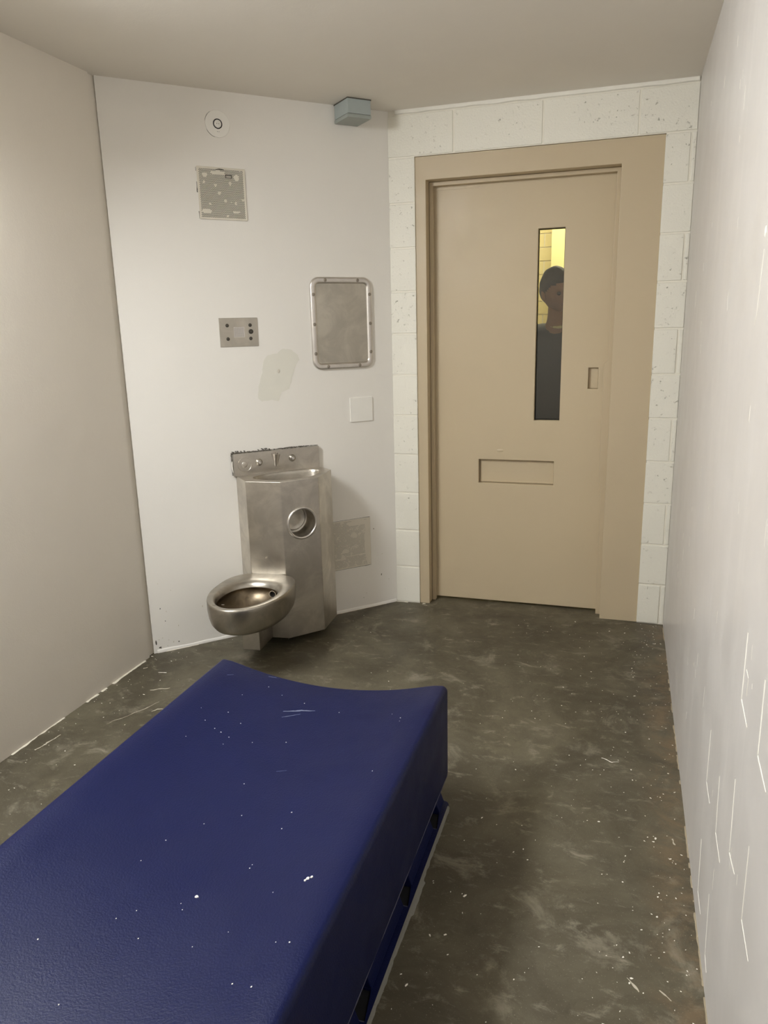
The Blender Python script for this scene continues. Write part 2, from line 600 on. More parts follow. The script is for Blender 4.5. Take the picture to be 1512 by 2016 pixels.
plate(bm, U2, [], DX, 0.070, 0.104)
obj('door_stop', bm, M['frame'], door, bevel=0.002, label='inner stop of the frame, wider beside the lock')
bm = bmesh.new()
WIN = (-0.665, -0.540, 0.987, 1.893)
SLOT = (-0.942, -0.560, 0.657, 0.782)
PULL = (-0.4095, -0.3635, 1.144, 1.245)
plate(bm, rect(-1.180, -0.305, 0.013, 2.122), [rect(*WIN), rect(*SLOT), rect(*PULL)], DX, 0.105, 0.137)
plate(bm, rect(-1.180, -0.305, 0.013, 2.122), [rect(*WIN)], DX, 0.1371, 0.150)
leaf = obj('door_leaf', bm, M['door'], door, bevel=0.0022)
bm = bmesh.new()
plate(bm, rect(WIN[0] - .004, WIN[1] + .004, WIN[2] - .004, WIN[3] + .004), [], DX, 0.1405, 0.1465)
o = obj('window_pane', bm, M['glass'], leaf, label='narrow clear glass pane')
o.parent = door
bm = bmesh.new()
plate(bm, rect(WIN[0], WIN[1], WIN[2], WIN[3]), [rect(WIN[0] + .0035, WIN[1] - .0035, WIN[2] + .0035, WIN[3] - .0035)], DX, 0.134, 0.1404)
obj('window_gasket', bm, M['black'], door, label='thin dark gasket around the pane')
bm = bmesh.new()
plate(bm, rect(SLOT[0] + .004, SLOT[1] - .002, SLOT[2] + .003, SLOT[3] - .002), [], DX, 0.130, 0.1368)
obj('pass_slot_flap', bm, M['door'], door, bevel=0.0015, label='closed flap in the recessed pass slot')
bm = bmesh.new()
plate(bm, rect(PULL[0] + .001, PULL[1] - .001, PULL[2] + .001, PULL[3] - .001), [], DX, 0.124, 0.1368)
obj('finger_pull', bm, M['door'], door, bevel=0.001, label='recessed finger pull beside the frame')
bm = bmesh.new()
plate(bm, [(-1.167, 2.094), (-0.955, 2.094), (-0.949, 2.098), (-0.949, 2.1045), (-1.167, 2.1045)], [], DX, 0.1035, 0.105)
obj('top_plate', bm, M['door'], door, label='thin plate welded at the top of the door')
bm = bmesh.new()
lathe(bm, [(0.014, 0.0), (0.011, 0.0012), (0.006, 0.0022)], lambda a, b, h: DX(-0.831 + a * 1.3, 0.830 + b * 0.6, 0.105 - h), 16)
obj('dent', bm, M['door'], door, label='small bulge above the pass slot')

# paint scrapes on the right wall: (y, z) polylines
RW = lambda a, b, d: V((-d, a, b))
scr = [([(-2.288, .904), (-2.289, .769), (-2.369, .755)], .0062), ([(-1.936, .509), (-1.938, .369), (-2.017, .363)], .0042),
       ([(-2.124, .503), (-2.141, .374), (-2.227, .365)], .0032), ([(-2.307, .614), (-2.322, .46), (-2.392, .468)], .0048),
       ([(-2.477, .901), (-2.482, .766), (-2.567, .755)], .0062), ([(-1.939, .21), (-1.959, .073), (-2.034, .07)], .004),
       ([(-2.131, .208), (-2.154, .065), (-2.194, .055)], .003), ([(-2.490, .603), (-2.493, .457), (-2.575, .449)], .003),
       ([(-2.063, 1.588), (-2.045, 1.468), (-2.032, 1.448)], .0024), ([(-2.31, .84), (-2.335, .835), (-2.335, .80)], .0016)]
for pts, w in scr:
    bm = bmesh.new()
    ribbon(bm, RW, pts, [w, w * 0.85, w * 0.3], 0.0007, 0.35)
    obj('paint_scrape', bm, M['white_paint'], wall_right, recalc=False)
bm = bmesh.new()
for k in range(46):
    y, z = random.uniform(-2.6, -0.5), random.choice([random.uniform(.05, .9), random.uniform(.9, 2.2)])
    blob(bm, RW, y, z, random.uniform(.0005, .0011), random.uniform(.006, .03), .0005, 8, .3, random.uniform(-.12, .12))
blob(bm, lambda a, b, d: RW(a, b, d), -2.06, 1.62, .008, .009, .0012)
obj('fine_scratches', bm, M['white_paint'], wall_right, recalc=False, kind='stuff')

bm = bmesh.new()
ribbon(bm, lambda a, b, d: V((a, b, H - d)), [(-.056, -.845), (-.040, -.822)], [.003, .0015], .0004, .4)
obj('paint_scrape', bm, M['white_paint'], bpy.data.objects['ceiling'], recalc=False)

# ragged paint lines where the walls meet the floor
FL = lambda a, b, d: V((a, b, d))


def ragged_edge(name, p0, p1, nrm, wmin, wmax, mat, seed, n=260, h=0.0012, gap=-.1):
    bm = bmesh.new()
    rows = [[], [], []]
    for k in range(n):
        t = k / (n - 1)
        x, y = p0[0] + (p1[0] - p0[0]) * t, p0[1] + (p1[1] - p0[1]) * t
        s = t * math.dist(p0, p1)
        q = 0.5 + 0.5 * mnoise.noise(V((s * 7, seed, 0))) + 0.45 * mnoise.noise(V((s * 40, seed, 2)))
        w = max(0.0008, wmin + (wmax - wmin) * q)
        z = -.004 if mnoise.noise(V((s * 5, seed, 7))) + .6 * mnoise.noise(V((s * 23, seed, 4))) < gap else 0.0
        rows[0].append((x, y, h * 1.5 + z)); rows[1].append((x + nrm[0] * w * 0.8, y + nrm[1] * w * 0.8, h + z)); rows[2].append((x + nrm[0] * w, y + nrm[1] * w, 0.0001 + z))
    loft(bm, rows, closed=False)
    obj(name, bm, mat, floor, recalc=False, kind='stuff')


ragged_edge('paint_edge', (XL, -3.6), (XL, YB - .03), (1, 0), 0.002, 0.013, M['cream_caulk'], 1.3, 420, .0012, -.25)
ragged_edge('paint_edge', (0, -3.6), (0, 0), (-1, 0), 0.001, 0.007, M['tan_grime'], 4.1, 420, .0010, .0)
ragged_edge('paint_edge', (XL + .02, YB + .02), (-W_DOOR - .01, -.01), (nb.x, nb.y), 0.004, 0.010, M['cream_caulk'], 8.8, 160)
ragged_edge('paint_edge', (-W_DOOR, 0), (-1.18, 0), (0, -1), 0.002, 0.010, M['cream_caulk'], 11.2, 60)
ragged_edge('paint_edge', (-0.305, 0.0), (0, 0), (0, -1), 0.001, 0.008, M['dark_caulk'], 14.2, 60)

M['drip'] = plain('dull_paint_drip', (186, 178, 160), 0.7)
# paint drips and flecks on the floor
drips = [([(-2.075, -1.262), (-2.035, -1.236), (-2.005, -1.222)], .006), ([(-2.145, -1.105), (-2.105, -1.098)], .009), ([(-1.965, -1.418), (-1.955, -1.395), (-1.925, -1.385)], .005),
         ([(-2.215, -1.775), (-2.205, -1.72), (-2.195, -1.66)], .010), ([(-2.236, -1.088), (-2.222, -1.078)], .010), ([(-0.165, -2.20), (-0.150, -2.225), (-0.142, -2.235)], .006),
         ([(-0.10, -2.215), (-0.07, -2.24)], .006), ([(-0.245, -1.288), (-0.215, -1.302), (-0.195, -1.298)], .0035), ([(-2.08, -1.545), (-2.03, -1.46), (-1.99, -1.375), (-1.985, -1.34)], .0024),
         ([(-1.225, -0.02), (-1.19, -0.022)], .006), ([(-1.745, -0.60), (-1.70, -0.575)], .009), ([(-0.045, -1.665), (-0.030, -1.69)], .010)]
for pts, w in drips:
    bm = bmesh.new()
    ribbon(bm, lambda a, b, d: V((a + .010 * mnoise.noise(V((a * 30, b * 30, 1))), b + .008 * mnoise.noise(V((a * 30, b * 30, 9))), d)), pts, [w * .5] + [w] * (len(pts) - 2) + [w * .4], .0008, .65)
    obj('paint_drip', bm, M['white_paint'] if w in (.009, .0035) else M['drip'], floor, recalc=False)
bm = bmesh.new()
cnt = 0
while cnt < 620:
    x = random.choice([random.uniform(XL + .02, -.02), -abs(random.gauss(0, .10)) - .01, random.uniform(-.7, -.02), XL + abs(random.gauss(0, .12)) + .01])
    y = random.uniform(-3.1, -.02)
    if (V((x, y, 0)) - P0).dot(nb) < 0.02 or (-1.5 < x < -.69 and y < -1.65):
        continue
    r = random.choice([.0008, .001, .0012, .0015, .0022]) * random.uniform(.8, 1.3)
    blob(bm, FL, x, y, r * random.uniform(1, 2.2), r, .0006, 5, .4, random.uniform(0, 3.1))
    cnt += 1
obj('paint_flecks', bm, M['white_paint'], floor, recalc=False, kind='stuff')

# ================================================================== BUNK
BX0, BX1, BY0, BY1 = -1.477, -0.703, -1.670, -3.72
bunk = empty('bunk', V((-1.09, (BY0 + BY1) / 2, 0)), 0, 'dark blue moulded bunk with a dished top on the concrete floor', 'bed')
OX, OY = 1.09, -(BY0 + BY1) / 2
bm = bmesh.new()
prof = []
xm, hw = (BX0 + BX1) / 2, (BX1 - BX0) / 2
# underside edge, outward flare, side, rounded top edge, dished top, and mirrored
side = [(hw - .024, .042), (hw - .002, .096), (hw, .110), (hw, .240), (hw, .384)]
for k in range(1, 7):
    a = R(90 * k / 6)
    side.append((hw - .016 + .016 * math.cos(a), .384 + .018 * math.sin(a)))
prof += [(xm + a, z) for a, z in side]
xe = hw - .016
NT_ = 28
for k in range(1, NT_):
    dx = xe * (1 - 2 * k / NT_)
    s = abs(dx) / .365
    z = .348 + .059 * s ** 2 if s < .93 else .348 + .059 * (.93 ** 2) + (s - .93) * .02
    prof.append((xm + dx, min(z, .403)))
prof += [(xm - a, z) for a, z in reversed(side)]
prof += [(xm - hw + .05, .042), (xm + hw - .05, .042)]
rings = [[(x + OX, y + OY, z) for x, z in prof] for y in [BY0] + [BY0 - (BY0 - BY1) * k / 12 for k in range(1, 12)] + [BY1]]
loft(bm, rings, True, True)
bmesh.ops.recalc_face_normals(bm, faces=bm.faces[:])
cap_e = [e for e in bm.edges if len(e.link_faces) == 2 and any(len(f.verts) > 4 for f in e.link_faces)]
bmesh.ops.bevel(bm, geom=cap_e, offset=.009, segments=3, profile=0.5, affect='EDGES')
obj('shell', bm, M['bunk'], bunk, smooth=50)
bm = bmesh.new()
ysegs = [(-1.678, -1.742), (-1.818, -2.062), (-2.137, -2.400), (-2.482, -2.745), (-2.83, -3.10), (-3.18, -3.70)]
for sx in (-1, 1):
    for y0, y1 in ysegs:
        pr = [(hw - .12, .006), (hw - .011, .006), (hw - .025, .046), (hw - .12, .046)]
        loft(bm, [[(xm + sx * a_ + OX, yy + OY, b_) for a_, b_ in pr] for yy in (y0, y1)], True, True)
box(bm, xm - hw + .1 + OX, xm + hw - .1 + OX, BY1 + .02 + OY, BY0 - .01 + OY, .006, .046)
obj('base', bm, M['bunk'], bunk, bevel=.004, label='recessed base with slots between solid sections')
bm = bmesh.new()
slots = [[(xm + sx * (hw - .040), y0), (xm + sx * (hw - .014), y0), (xm + sx * (hw - .002), y1 + .002), (xm + sx * (hw - .040), y1 + .002)] for sx in (-1, 1) for y0, y1 in
         ((-1.742, -1.818), (-2.062, -2.137), (-2.400, -2.482), (-2.745, -2.83), (-3.10, -3.18))]
plate(bm, rr(BX0 - .007, BX1 + .007, BY1 + .01, BY0 - .006, .022), slots, lambda a, b, d: V((a + OX, b + OY, d)), .0, .007)
obj('floor_flange', bm, M['bunk'], bunk, bevel=.001)
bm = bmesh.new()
box(bm, xm + hw - .05 + OX, xm + hw - .001 + OX, BY1 + .1 + OY, BY0 - .05 + OY, .0002, .0012)  # near-black strip that paints the shade inside the slots
obj('slot_shade_strip', bm, plain('slot_shade', (5, 5, 9), 0.9), bunk, label='black strip painting the shade in the base slots')
bm = bmesh.new()
for y1 in (-1.818, -2.137, -2.482):  # slot edges: painted highlight along the worn ledges
    ribbon(bm, lambda a, b, d: V((a + OX, b + OY, .0072 + d)), [(xm + hw - .034, y1), (xm + hw - .002, y1)], [.0035, .0025], .0006, .3)
obj('slot_edges', bm, M['worn_highlight_blue'], bunk, recalc=False, kind='stuff', label='worn edges of the slots with their highlight painted pale')
bm = bmesh.new()
n = 240
rows = [[], [], []]
for k in range(n):
    y = BY0 - .03 - (BY0 - BY1 - .05) * k / (n - 1)
    w = .0055 + .003 * mnoise.noise(V((y * 8, 0, 2))) + .0025 * mnoise.noise(V((y * 45, 0, 2)))
    if -2.16 < y < -2.03: w += .006
    x0 = BX1 + .0065
    rows[0].append((x0 - .002 + OX, y + OY, .0078)); rows[1].append((x0 + w * .45 + OX, y + OY, .0062)); rows[2].append((x0 + w + OX, y + OY, .0002))
loft(bm, rows, closed=False)
obj('sealant_bead', bm, M['grey_caulk'], bunk, recalc=False, label='ragged grey sealant along the floor flange')
bm = bmesh.new()
for y0, y1 in ((-1.70, -2.06), (-2.10, -2.36), (-2.42, -2.60)):  # light caught on the worn skirt bend, painted as a pale strip
    ribbon(bm, lambda a, b, d: V((BX1 + .0001 + OX + d, b + OY, .106 + a)), [(0, y0), (0, (y0 + y1) / 2), (0, y1)], [.001, .0050, .0025], .0008, .25)
obj('worn_highlight_lip', bm, M['worn_highlight_blue'], bunk, recalc=False, label='worn lower edge of the bunk side with its highlight painted pale', kind='stuff')


def bunk_z(x):
    s = abs(x - xm) / .365
    return .348 + .059 * s * s


bm = bmesh.new()
BK = lambda a, b, d: V((a + OX, b + OY, bunk_z(a) + d))
for x, y, r in ((-1.013, -2.60, .0042), (-.797, -2.527, .004), (-.801, -2.534, .003), (-.790, -2.524, .003)):
    blob(bm, BK, x, y, r, r, .0016, 7)
for k in range(46):
    x = random.uniform(BX0 + .06, BX1 - .05)
    y = random.uniform(-2.9, -1.74)
    r = random.choice([.0011, .0013, .0017])
    blob(bm, BK, x, y, r, r, .0007, 5)
obj('paint_chips', bm, M['white_paint'], bunk, recalc=False, kind='stuff')
M['scuff'] = plain('pale_scuff', (104, 110, 132), 0.6)
bm = bmesh.new()
for p, w in (([(-1.165, -1.86), (-1.115, -1.838), (-1.075, -1.828)], .007), ([(-1.155, -1.892), (-1.110, -1.858)], .005), ([(-1.295, -1.69), (-1.270, -1.683)], .005),
             ([(-1.405, -1.76), (-1.39, -1.745)], .004), ([(-1.05, -2.15), (-1.025, -2.14)], .003)):
    ribbon(bm, BK, p, [w * .4] + [w] * (len(p) - 2) + [w * .3], .0004, .5)
obj('scuff_marks', bm, M['scuff'], bunk, recalc=False, kind='stuff')

# ================================================================== COMBINATION TOILET AND BASIN
U0 = 0.66
toilet = empty('combination_toilet', P0 + ub * U0, ANG, 'stainless steel toilet and basin unit fixed to the angled wall', 'toilet')
T = lambda u, n, z: V((u - U0, -n, z))
ZD, ZB = 0.797, 0.045
plan = [(.872, .001), (.887, .118), (.758, .258), (.570, .268), (.441, .160), (.450, .001)]
# cabinet: five faces; the front one has the hole of the paper holder
bm = bmesh.new()
vt = [bm.verts.new(T(u, n, ZD)) for u, n in plan]
vb = [bm.verts.new(T(u, n, ZB)) for u, n in plan]
for k in range(5):
    if k == 2:
        continue
    bm.faces.new((vt[k], vt[k + 1], vb[k + 1], vb[k]))
bm.faces.new(vb)
# basin hole outline on the deck
hole = [(.494, .105), (.500, .135), (.520, .170), (.552, .205), (.600, .228), (.660, .236), (.715, .230), (.765, .205), (.805, .172), (.828, .140), (.836, .105),
        (.828, .075), (.800, .055), (.745, .045), (.680, .040), (.610, .042), (.550, .052), (.512, .072)]


def smooth_loop(p, it=2):
    for _ in range(it):
        q = []
        for (a, b), (c, d) in zip(p, p[1:] + p[:1]):
            q += [(a * .75 + c * .25, b * .75 + d * .25), (a * .25 + c * .75, b * .25 + d * .75)]
        p = q
    return p


hole = smooth_loop(hole, 1)
HC = (.660, .628)
FU0, FN0, FU1, FN1 = plan[2][0], plan[2][1], plan[3][0], plan[3][1]
FC = .666            # centre of the paper holder along u


def FT(u, z, d=0.0):
    t = (u - FU0) / (FU1 - FU0)
    return T(u, FN0 + (FN1 - FN0) * t - d, z)


PRZ, PRR = .594, .070
plate(bm, rect(FU1, FU0, ZB, ZD), [circ(FC, PRZ, PRR, 40)], lambda a, b, d: FT(a, b, d), 0, None)
plate(bm, plan, [hole], lambda a, b, d: T(a, b, ZD), 0, None)
bmesh.ops.remove_doubles(bm, verts=bm.verts[:], dist=1e-5)
obj('cabinet', bm, M['steel'], toilet, bevel=.0035, seg=2)
# basin bowl
bm = bmesh.new()
hcx, hcn = .667, .138
rings = []
for s, z in ((1.0, ZD - .0005), (.985, ZD - .004), (.965, ZD - .012), (.93, ZD - .05), (.86, ZD - .085), (.70, ZD - .108), (.4, ZD - .118), (.1, ZD - .122)):
    rings.append([T(hcx + (a - hcx) * s, hcn + (b - hcn) * s, z) for a, b in hole])
loft(bm, rings, False, True)
obj('basin', bm, M['steel_b'], toilet, smooth=60)
bm = bmesh.new()
lathe(bm, [(.018, 0), (.018, .002), (.010, .003), (.009, .001)], lambda a, b, h: T(hcx + a, hcn + b, ZD - .1215 + h), 20)
obj('drain', bm, M['screw'], toilet)
# backsplash
bm = bmesh.new()
box(bm, .436 - U0, .870 - U0, -.020, -.001, .795, .902)
obj('backsplash', bm, M['steel'], toilet, bevel=.003)
bm = bmesh.new()
fnb = lambda a, b, d: T(a, d, b)
ribbon(bm, lambda a, b, d: T(a, .012 + d, b), [(.428, .904), (.60, .905), (.75, .906), (.868, .905)], [.007, .004, .006, .002], .003, .6)
ribbon(bm, lambda a, b, d: T(a, .006 + d, b), [(.432, .906), (.433, .80)], [.005, .002], .004, .6)
for k in range(12):
    blob(bm, lambda a, b, d: T(a, d, b), .436 + random.random() ** 2 * .20, .906 + random.random() * .007, .003, .0022, .012, 6, .5)
obj('sealant_bead', bm, M['dark_caulk'], toilet, recalc=False, label='ragged dark sealant above the backsplash')
bm = bmesh.new()
ribbon(bm, lambda a, b, d: T(a, .008 + d, b), [(.4325, .868), (.431, .845), (.434, .815)], [.003, .004, .002], .006, .4)
obj('paint_smear', bm, M['white_paint'], toilet, recalc=False)


def face_frame(u, z, n0):
    return lambda a, b, h: T(u + a, n0 + h, z + b)


# round cover disc, two push buttons, bubbler
bm = bmesh.new()
f = face_frame(.489, .848, .020)
lathe(bm, [(.0345, 0), (.0345, .001), (.033, .0016), (.032, .0006), (.014, .0006), (.0125, .0018), (.011, .0022)], f, 36)
obj('cover_disc', bm, M['steel'], toilet)
for u, z in ((.560, .852), (.728, .856)):
    bm = bmesh.new()
    f = face_frame(u, z, .020)
    lathe(bm, [(.0175, 0), (.0165, .004), (.0135, .009), (.0105, .011), (.0088, .011), (.0088, .007)], f, 24, False, True)
    b = obj('push_button_housing', bm, M['steel_b'], toilet)
    bm = bmesh.new()
    lathe(bm, [(.0074, .006), (.0074, .013), (.0066, .0142)], f, 20)
    obj('push_button', bm, M['frame_steel'], b)
bm = bmesh.new()
# bubbler: a half cone narrowing downwards with a flat top
rings = []
for k in range(9):
    t = k / 8
    z = .889 - .066 * t
    r = .019 * (1 - t) + .006 * t
    d = .030 * (1 - t) ** 1.2 + .002
    rings.append([T(.645 + r * math.cos(math.pi * j / 12) * 1.15, .019 + d * math.sin(math.pi * j / 12), z - .004 * math.sin(math.pi * j / 12) * (1 - t)) for j in range(13)])
vr = loft(bm, rings, False, True, closed=False)
bm.faces.new(vr[0])
bub = obj('bubbler', bm, M['frame_steel'], toilet, smooth=60)
bm = bmesh.new()
lathe(bm, [(.0065, 0), (.0065, .004), (.004, .004), (.003, .001)], lambda a, b, h: T(.645 + a, .034 + b, .8875 + h), 16)
obj('nozzle', bm, M['screw'], bub)
# paper holder: recessed cup with a rolled ring
bm = bmesh.new()
pf = lambda a, b, h: FT(FC + a, PRZ + b, -h)
lathe(bm, [(PRR, .0), (PRR - .001, -.02), (PRR - .002, -.104), (PRR - .010, -.1065), (PRR - .0135, -.1045), (PRR - .02, -.1085), (.03, -.1085)], pf, 48)
hold = obj('paper_holder', bm, M['steel_b'], toilet, smooth=40)
bm = bmesh.new()
torus(bm, PRR + .001, .0065, lambda a, b, h: pf(a, b, h + .001), 56, 12)
obj('rim_ring', bm, M['frame_steel'], hold, smooth=80)

# toilet bowl along the normal of the front-left face
O_ = V((.504, .218)); AX = V((-.665, .746)); PX_ = V((.746, .665))


def ST(s, t, z):
    p = O_ + AX * s + PX_ * t
    return T(p.x, p.y, z)


NB = 72


def egg(c, ab, af, hw_, nbk, nf, off=0.0):
    pts = []
    for i in range(NB):
        th = 2 * math.pi * i / NB
        cs, sn = math.cos(th), math.sin(th)
        a, n_ = (af, nf) if cs >= 0 else (ab, nbk)
        a, w_ = a + off, hw_ + off
        s = c + math.copysign(a * abs(cs) ** (2 / n_), cs)
        t = math.copysign(w_ * abs(sn) ** (2 / n_), sn)
        pts.append((s, t))
    return pts


def lerp_loops(a, b, q):
    return [(x * (1 - q) + u * q, y * (1 - q) + v * q) for (x, y), (u, v) in zip(a, b)]


OUT = egg(.205, .215, .262, .172, 3.0, 1.95)
INN = egg(.255, .158, .172, .122, 2.3, 1.95)
ZR = .362


def scaled(l, k, c=(.2, 0)):
    return [(c[0] + (s - c[0]) * k, c[1] + (t - c[1]) * k) for s, t in l]


bm = bmesh.new()
rings = []
for k, z in ((.30, .222), (.62, .223), (.78, .229), (.88, .242), (.945, .262), (.98, .288), (.996, .315), (1.0, .340), (1.0, .354), (.994, .3595), (.984, ZR)):
    rings.append([ST(s, t, z) for s, t in scaled(OUT, k)])
for q, z in ((.03, ZR + .0004), (.50, ZR - .0008), (.66, ZR - .0014), (.76, ZR - .0035), (.87, ZR - .009), (.96, ZR - .018), (1.0, ZR - .030)):
    rings.append([ST(s, t, z) for s, t in lerp_loops(scaled(OUT, .984), INN, q)])
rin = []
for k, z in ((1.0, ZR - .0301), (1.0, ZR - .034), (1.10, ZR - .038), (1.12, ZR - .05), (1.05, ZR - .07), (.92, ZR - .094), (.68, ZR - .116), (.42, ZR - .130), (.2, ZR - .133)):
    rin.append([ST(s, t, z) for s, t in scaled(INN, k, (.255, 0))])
loft(bm, rings, True, False)
bowl = obj('bowl', bm, M['steel_b'], toilet, smooth=60)
M['stained_shaded'] = steel('stained_shaded_steel', (138, 124, 104), 0.28, 0.42, (1, 1, 8), 0.55)  # brown stains, with the shade of the deep bowl painted into the colour
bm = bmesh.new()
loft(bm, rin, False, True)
obj('bowl_interior', bm, M['stained_shaded'], bowl, smooth=60, label='inside of the bowl, darkened by stains and painted shade')
bm = bmesh.new()
# flush port at the back right of the bowl, facing forward
fp = lambda a, b, h: ST(.113 + h, .062 + a, ZR - .052 + b)
lathe(bm, [(.0165, -.02), (.0165, .006), (.0135, .006), (.0135, -.012)], fp, 24, False, True)
fport = obj('flush_port', bm, [M['frame_steel'], M['black']], bowl, smooth=40)
for p in fport.data.polygons:
    if len(p.vertices) > 4: p.material_index = 1
bm = bmesh.new()
plate(bm, [(-.086, -.02), (.0, -.02), (.0, .150), (-.086, .150)], [], lambda a, b, d: ST(b, a, d), ZB, .235)
obj('pedestal', bm, M['steel'], toilet, bevel=.005)
bm = bmesh.new()
for s, t in ((.418, -.075), (.405, -.040)):
    plate(bm, [(s - .002, t - .006), (s + .002, t - .006), (s + .002, t + .006), (s - .002, t + .006)], [], lambda a, b, d: ST(a, b, d), ZR - .001, ZR + .0008)
obj('rim_marks', bm, M['screw'], bowl, kind='stuff')

# ================================================================== WALL FITTINGS ON THE ANGLED WALL
def on_wall(name, u, z, label, cat, group=None):
    return empty(name, P0 + ub * u + V((0, 0, z)), ANG, label, cat, None, group)


def LW(u0, z0):
    return lambda a, b, d: V((a, -d, b))


def round_on(a0, b0):
    return lambda a, b, h: V((a0 + a, -h, b0 + b))


WF = lambda a, b, d: V((a, -d, b))

# mirror
mir = on_wall('mirror', 1.029, 1.265, 'dull steel mirror in a rounded screwed frame', 'mirror')
bm = bmesh.new()
mw, mh = .163, .430
plate(bm, rr(-mw + .02, mw - .02, .02, mh - .02, .03), [], WF, .003, .0)
obj('mirror_plate', bm, M['mirror'], mir)
bm = bmesh.new()
prof_m = [(0, .0005), (0, .006), (.003, .0105), (.008, .012), (.021, .012), (.0255, .0105), (.0285, .0065), (.0295, .0032)]
rings = []
for ins, d in prof_m:
    r = max(.046 - ins, .016)
    rings.append([WF(a, b, d) for a, b in rr(-mw + ins, mw - ins, ins, mh - ins, r, 8)])
loft(bm, rings)
mf = obj('mirror_frame', bm, M['frame_steel'], mir, smooth=60)
for a, b in ((-.085, mh - .0145), (.085, mh - .0145), (-.085, .0145), (.085, .0145), (-mw + .0145, .35), (-mw + .0145, .213), (-mw + .0145, .077),
             (mw - .0145, .35), (mw - .0145, .213), (mw - .0145, .077)):
    bm = bmesh.new()
    lathe(bm, [(.0085, .0118), (.0078, .0126), (.0058, .0128), (.0054, .0118), (.0046, .0126), (.002, .0134)], round_on(a, b), 16)
    obj('screw', bm, M['screw'], mf)

# intercom plate
itc = on_wall('intercom', .511, 1.388, 'small steel intercom plate left of the mirror', 'intercom')
bm = bmesh.new()
plate(bm, rect(-.090, .090, 0, .127), [rect(-.024, .026, .041, .087)], WF, .0025, .0)
ip = obj('face_plate', bm, M['plate_steel'], itc, bevel=.0008, seg=1)
bm = bmesh.new()
hole_sheet(bm, -.024, .026, .041, .087, 8, 7, lambda a, b, d: V((a, -.0027 - d, b)), -.002, .52, .002, None, False)
obj('speaker_grille', bm, M['frame_steel'], itc, recalc=False)
bm = bmesh.new()
plate(bm, rect(-.026, .028, .039, .089), [], WF, .0004, .0)
obj('speaker_backing', bm, M['black'], itc)
for a, b in ((-.053, .094), (-.053, .035), (.054, .094), (.054, .035)):
    bm = bmesh.new()
    lathe(bm, [(.0082, .0024), (.0078, .0042), (.005, .0055), (.002, .0058)], round_on(a, b), 16)
    obj('screw', bm, M['dark_screw'], itc)
bm = bmesh.new()
lathe(bm, [(.0105, .0024), (.0105, .006), (.0085, .0065), (.008, .004), (.0065, .004), (.006, .008), (.003, .0088)], round_on(.056, .0655), 20)
obj('call_button', bm, M['dark_screw'], itc)

# blank cover plate
bc = on_wall('blank_cover_plate', 1.118, 1.0, 'square blank cover plate painted white, below the mirror', 'cover plate')
bm = bmesh.new()
plate(bm, rr(-.0625, .0625, 0, .121, .004, 3), [], WF, .0055, .0)
obj('cover', bm, M['plate_paint'], bc, bevel=.0015)

# flush round detector
det = on_wall('smoke_detector', .479, 2.258, 'flush round white disc with a dark ring, high on the wall', 'detector')
bm = bmesh.new()
lathe(bm, [(.0535, .0), (.0535, .0022), (.0525, .003), (.020, .0034), (.0195, .0026)], round_on(0, .053), 48)
dd = obj('disc', bm, M['plate_paint'], det)
bm = bmesh.new()
torus(bm, .0182, .0019, lambda a, b, h: V((a, -.0036 - h, .053 + b)), 40, 8)
obj('ring', bm, M['black'], dd, label='dark thin ring')
bm = bmesh.new()
lathe(bm, [(.0155, .002), (.0155, .005), (.014, .006), (.004, .0064)], round_on(0, .053), 28)
obj('centre_cap', bm, M['plate_paint'], dd)
bm = bmesh.new()
for a0, a1 in ((120, 172), (205, 255)):
    pts = [(.0545 * math.cos(R(a0 + (a1 - a0) * k / 6)), .053 + .0545 * math.sin(R(a0 + (a1 - a0) * k / 6))) for k in range(7)]
    ribbon(bm, lambda a, b, d: V((a, -.0004 - d, b)), pts, [.0004, .0011, .0014, .0014, .0014, .0011, .0004], .0004, .3)
for a, b, w in ((-.005, .0535, .0035), (.004, .053, .003), (-.003, .0225, .003), (.004, .0225, .002)):
    ribbon(bm, lambda p, q, d: V((p, -.0065 - d, q)) if b > .04 else V((p, -.0036 - d, q)), [(a - w / 2, b), (a + w / 2, b)], [.0022, .0022], .0003, .3)
obj('edge_gap', bm, M['dark_caulk'], det, recalc=False, label='dark gap at the rim of the disc', kind='stuff')


# perforated grilles
def clog_fn(seed, thr, spots):
    def f(a, b):
        for sa, sb, ra, rb in spots:
            if ((a - sa) / ra) ** 2 + ((b - sb) / rb) ** 2 < 1 + .5 * mnoise.noise(V((a * 60, b * 60, seed))):
                return True
        return mnoise.noise(V((a * 42, b * 42, seed))) + .8 * mnoise.noise(V((a * 150, b * 150, seed))) > thr
    return f


gr = on_wall('vent_grille', .479, 1.930, 'perforated square vent grille under the round disc', 'vent', 'perforated wall vents')
M['grille'] = paint('painted_grille', (226, 219, 204), 0.5, 0.3, 0.06)
bm = bmesh.new()
hole_sheet(bm, -.104, .104, 0, .208, 42, 46, lambda a, b, d: V((a, -.003 - d, b)), -.0018, .68, .006,
           clog_fn(3, .85, [(-.02, .186, .03, .008), (-.075, .03, .02, .008), (.055, .03, .018, .004), (.035, .145, .006, .008), (-.03, .135, .006, .008), (-.075, .175, .01, .01),
                            (.065, .170, .011, .012), (-.015, .105, .008, .006), (.01, .075, .006, .006), (-.08, .145, .005, .006), (.09, .08, .008, .006), (-.06, .06, .005, .006),
                            (.055, .065, .005, .006), (.015, .012, .006, .006), (.098, .012, .004, .008)]))
obj('perforated_sheet', bm, M['grille'], gr, recalc=False)
bm = bmesh.new()
plate(bm, rect(-.1045, .1045, -.0005, .2085), [], WF, .0006, .0)
obj('dark_backing', bm, M['black'], gr)
bm = bmesh.new()
plate(bm, rect(-.106, .106, -.002, .210), [rect(-.1015, .1015, .0025, .2055)], WF, .0045, .0)
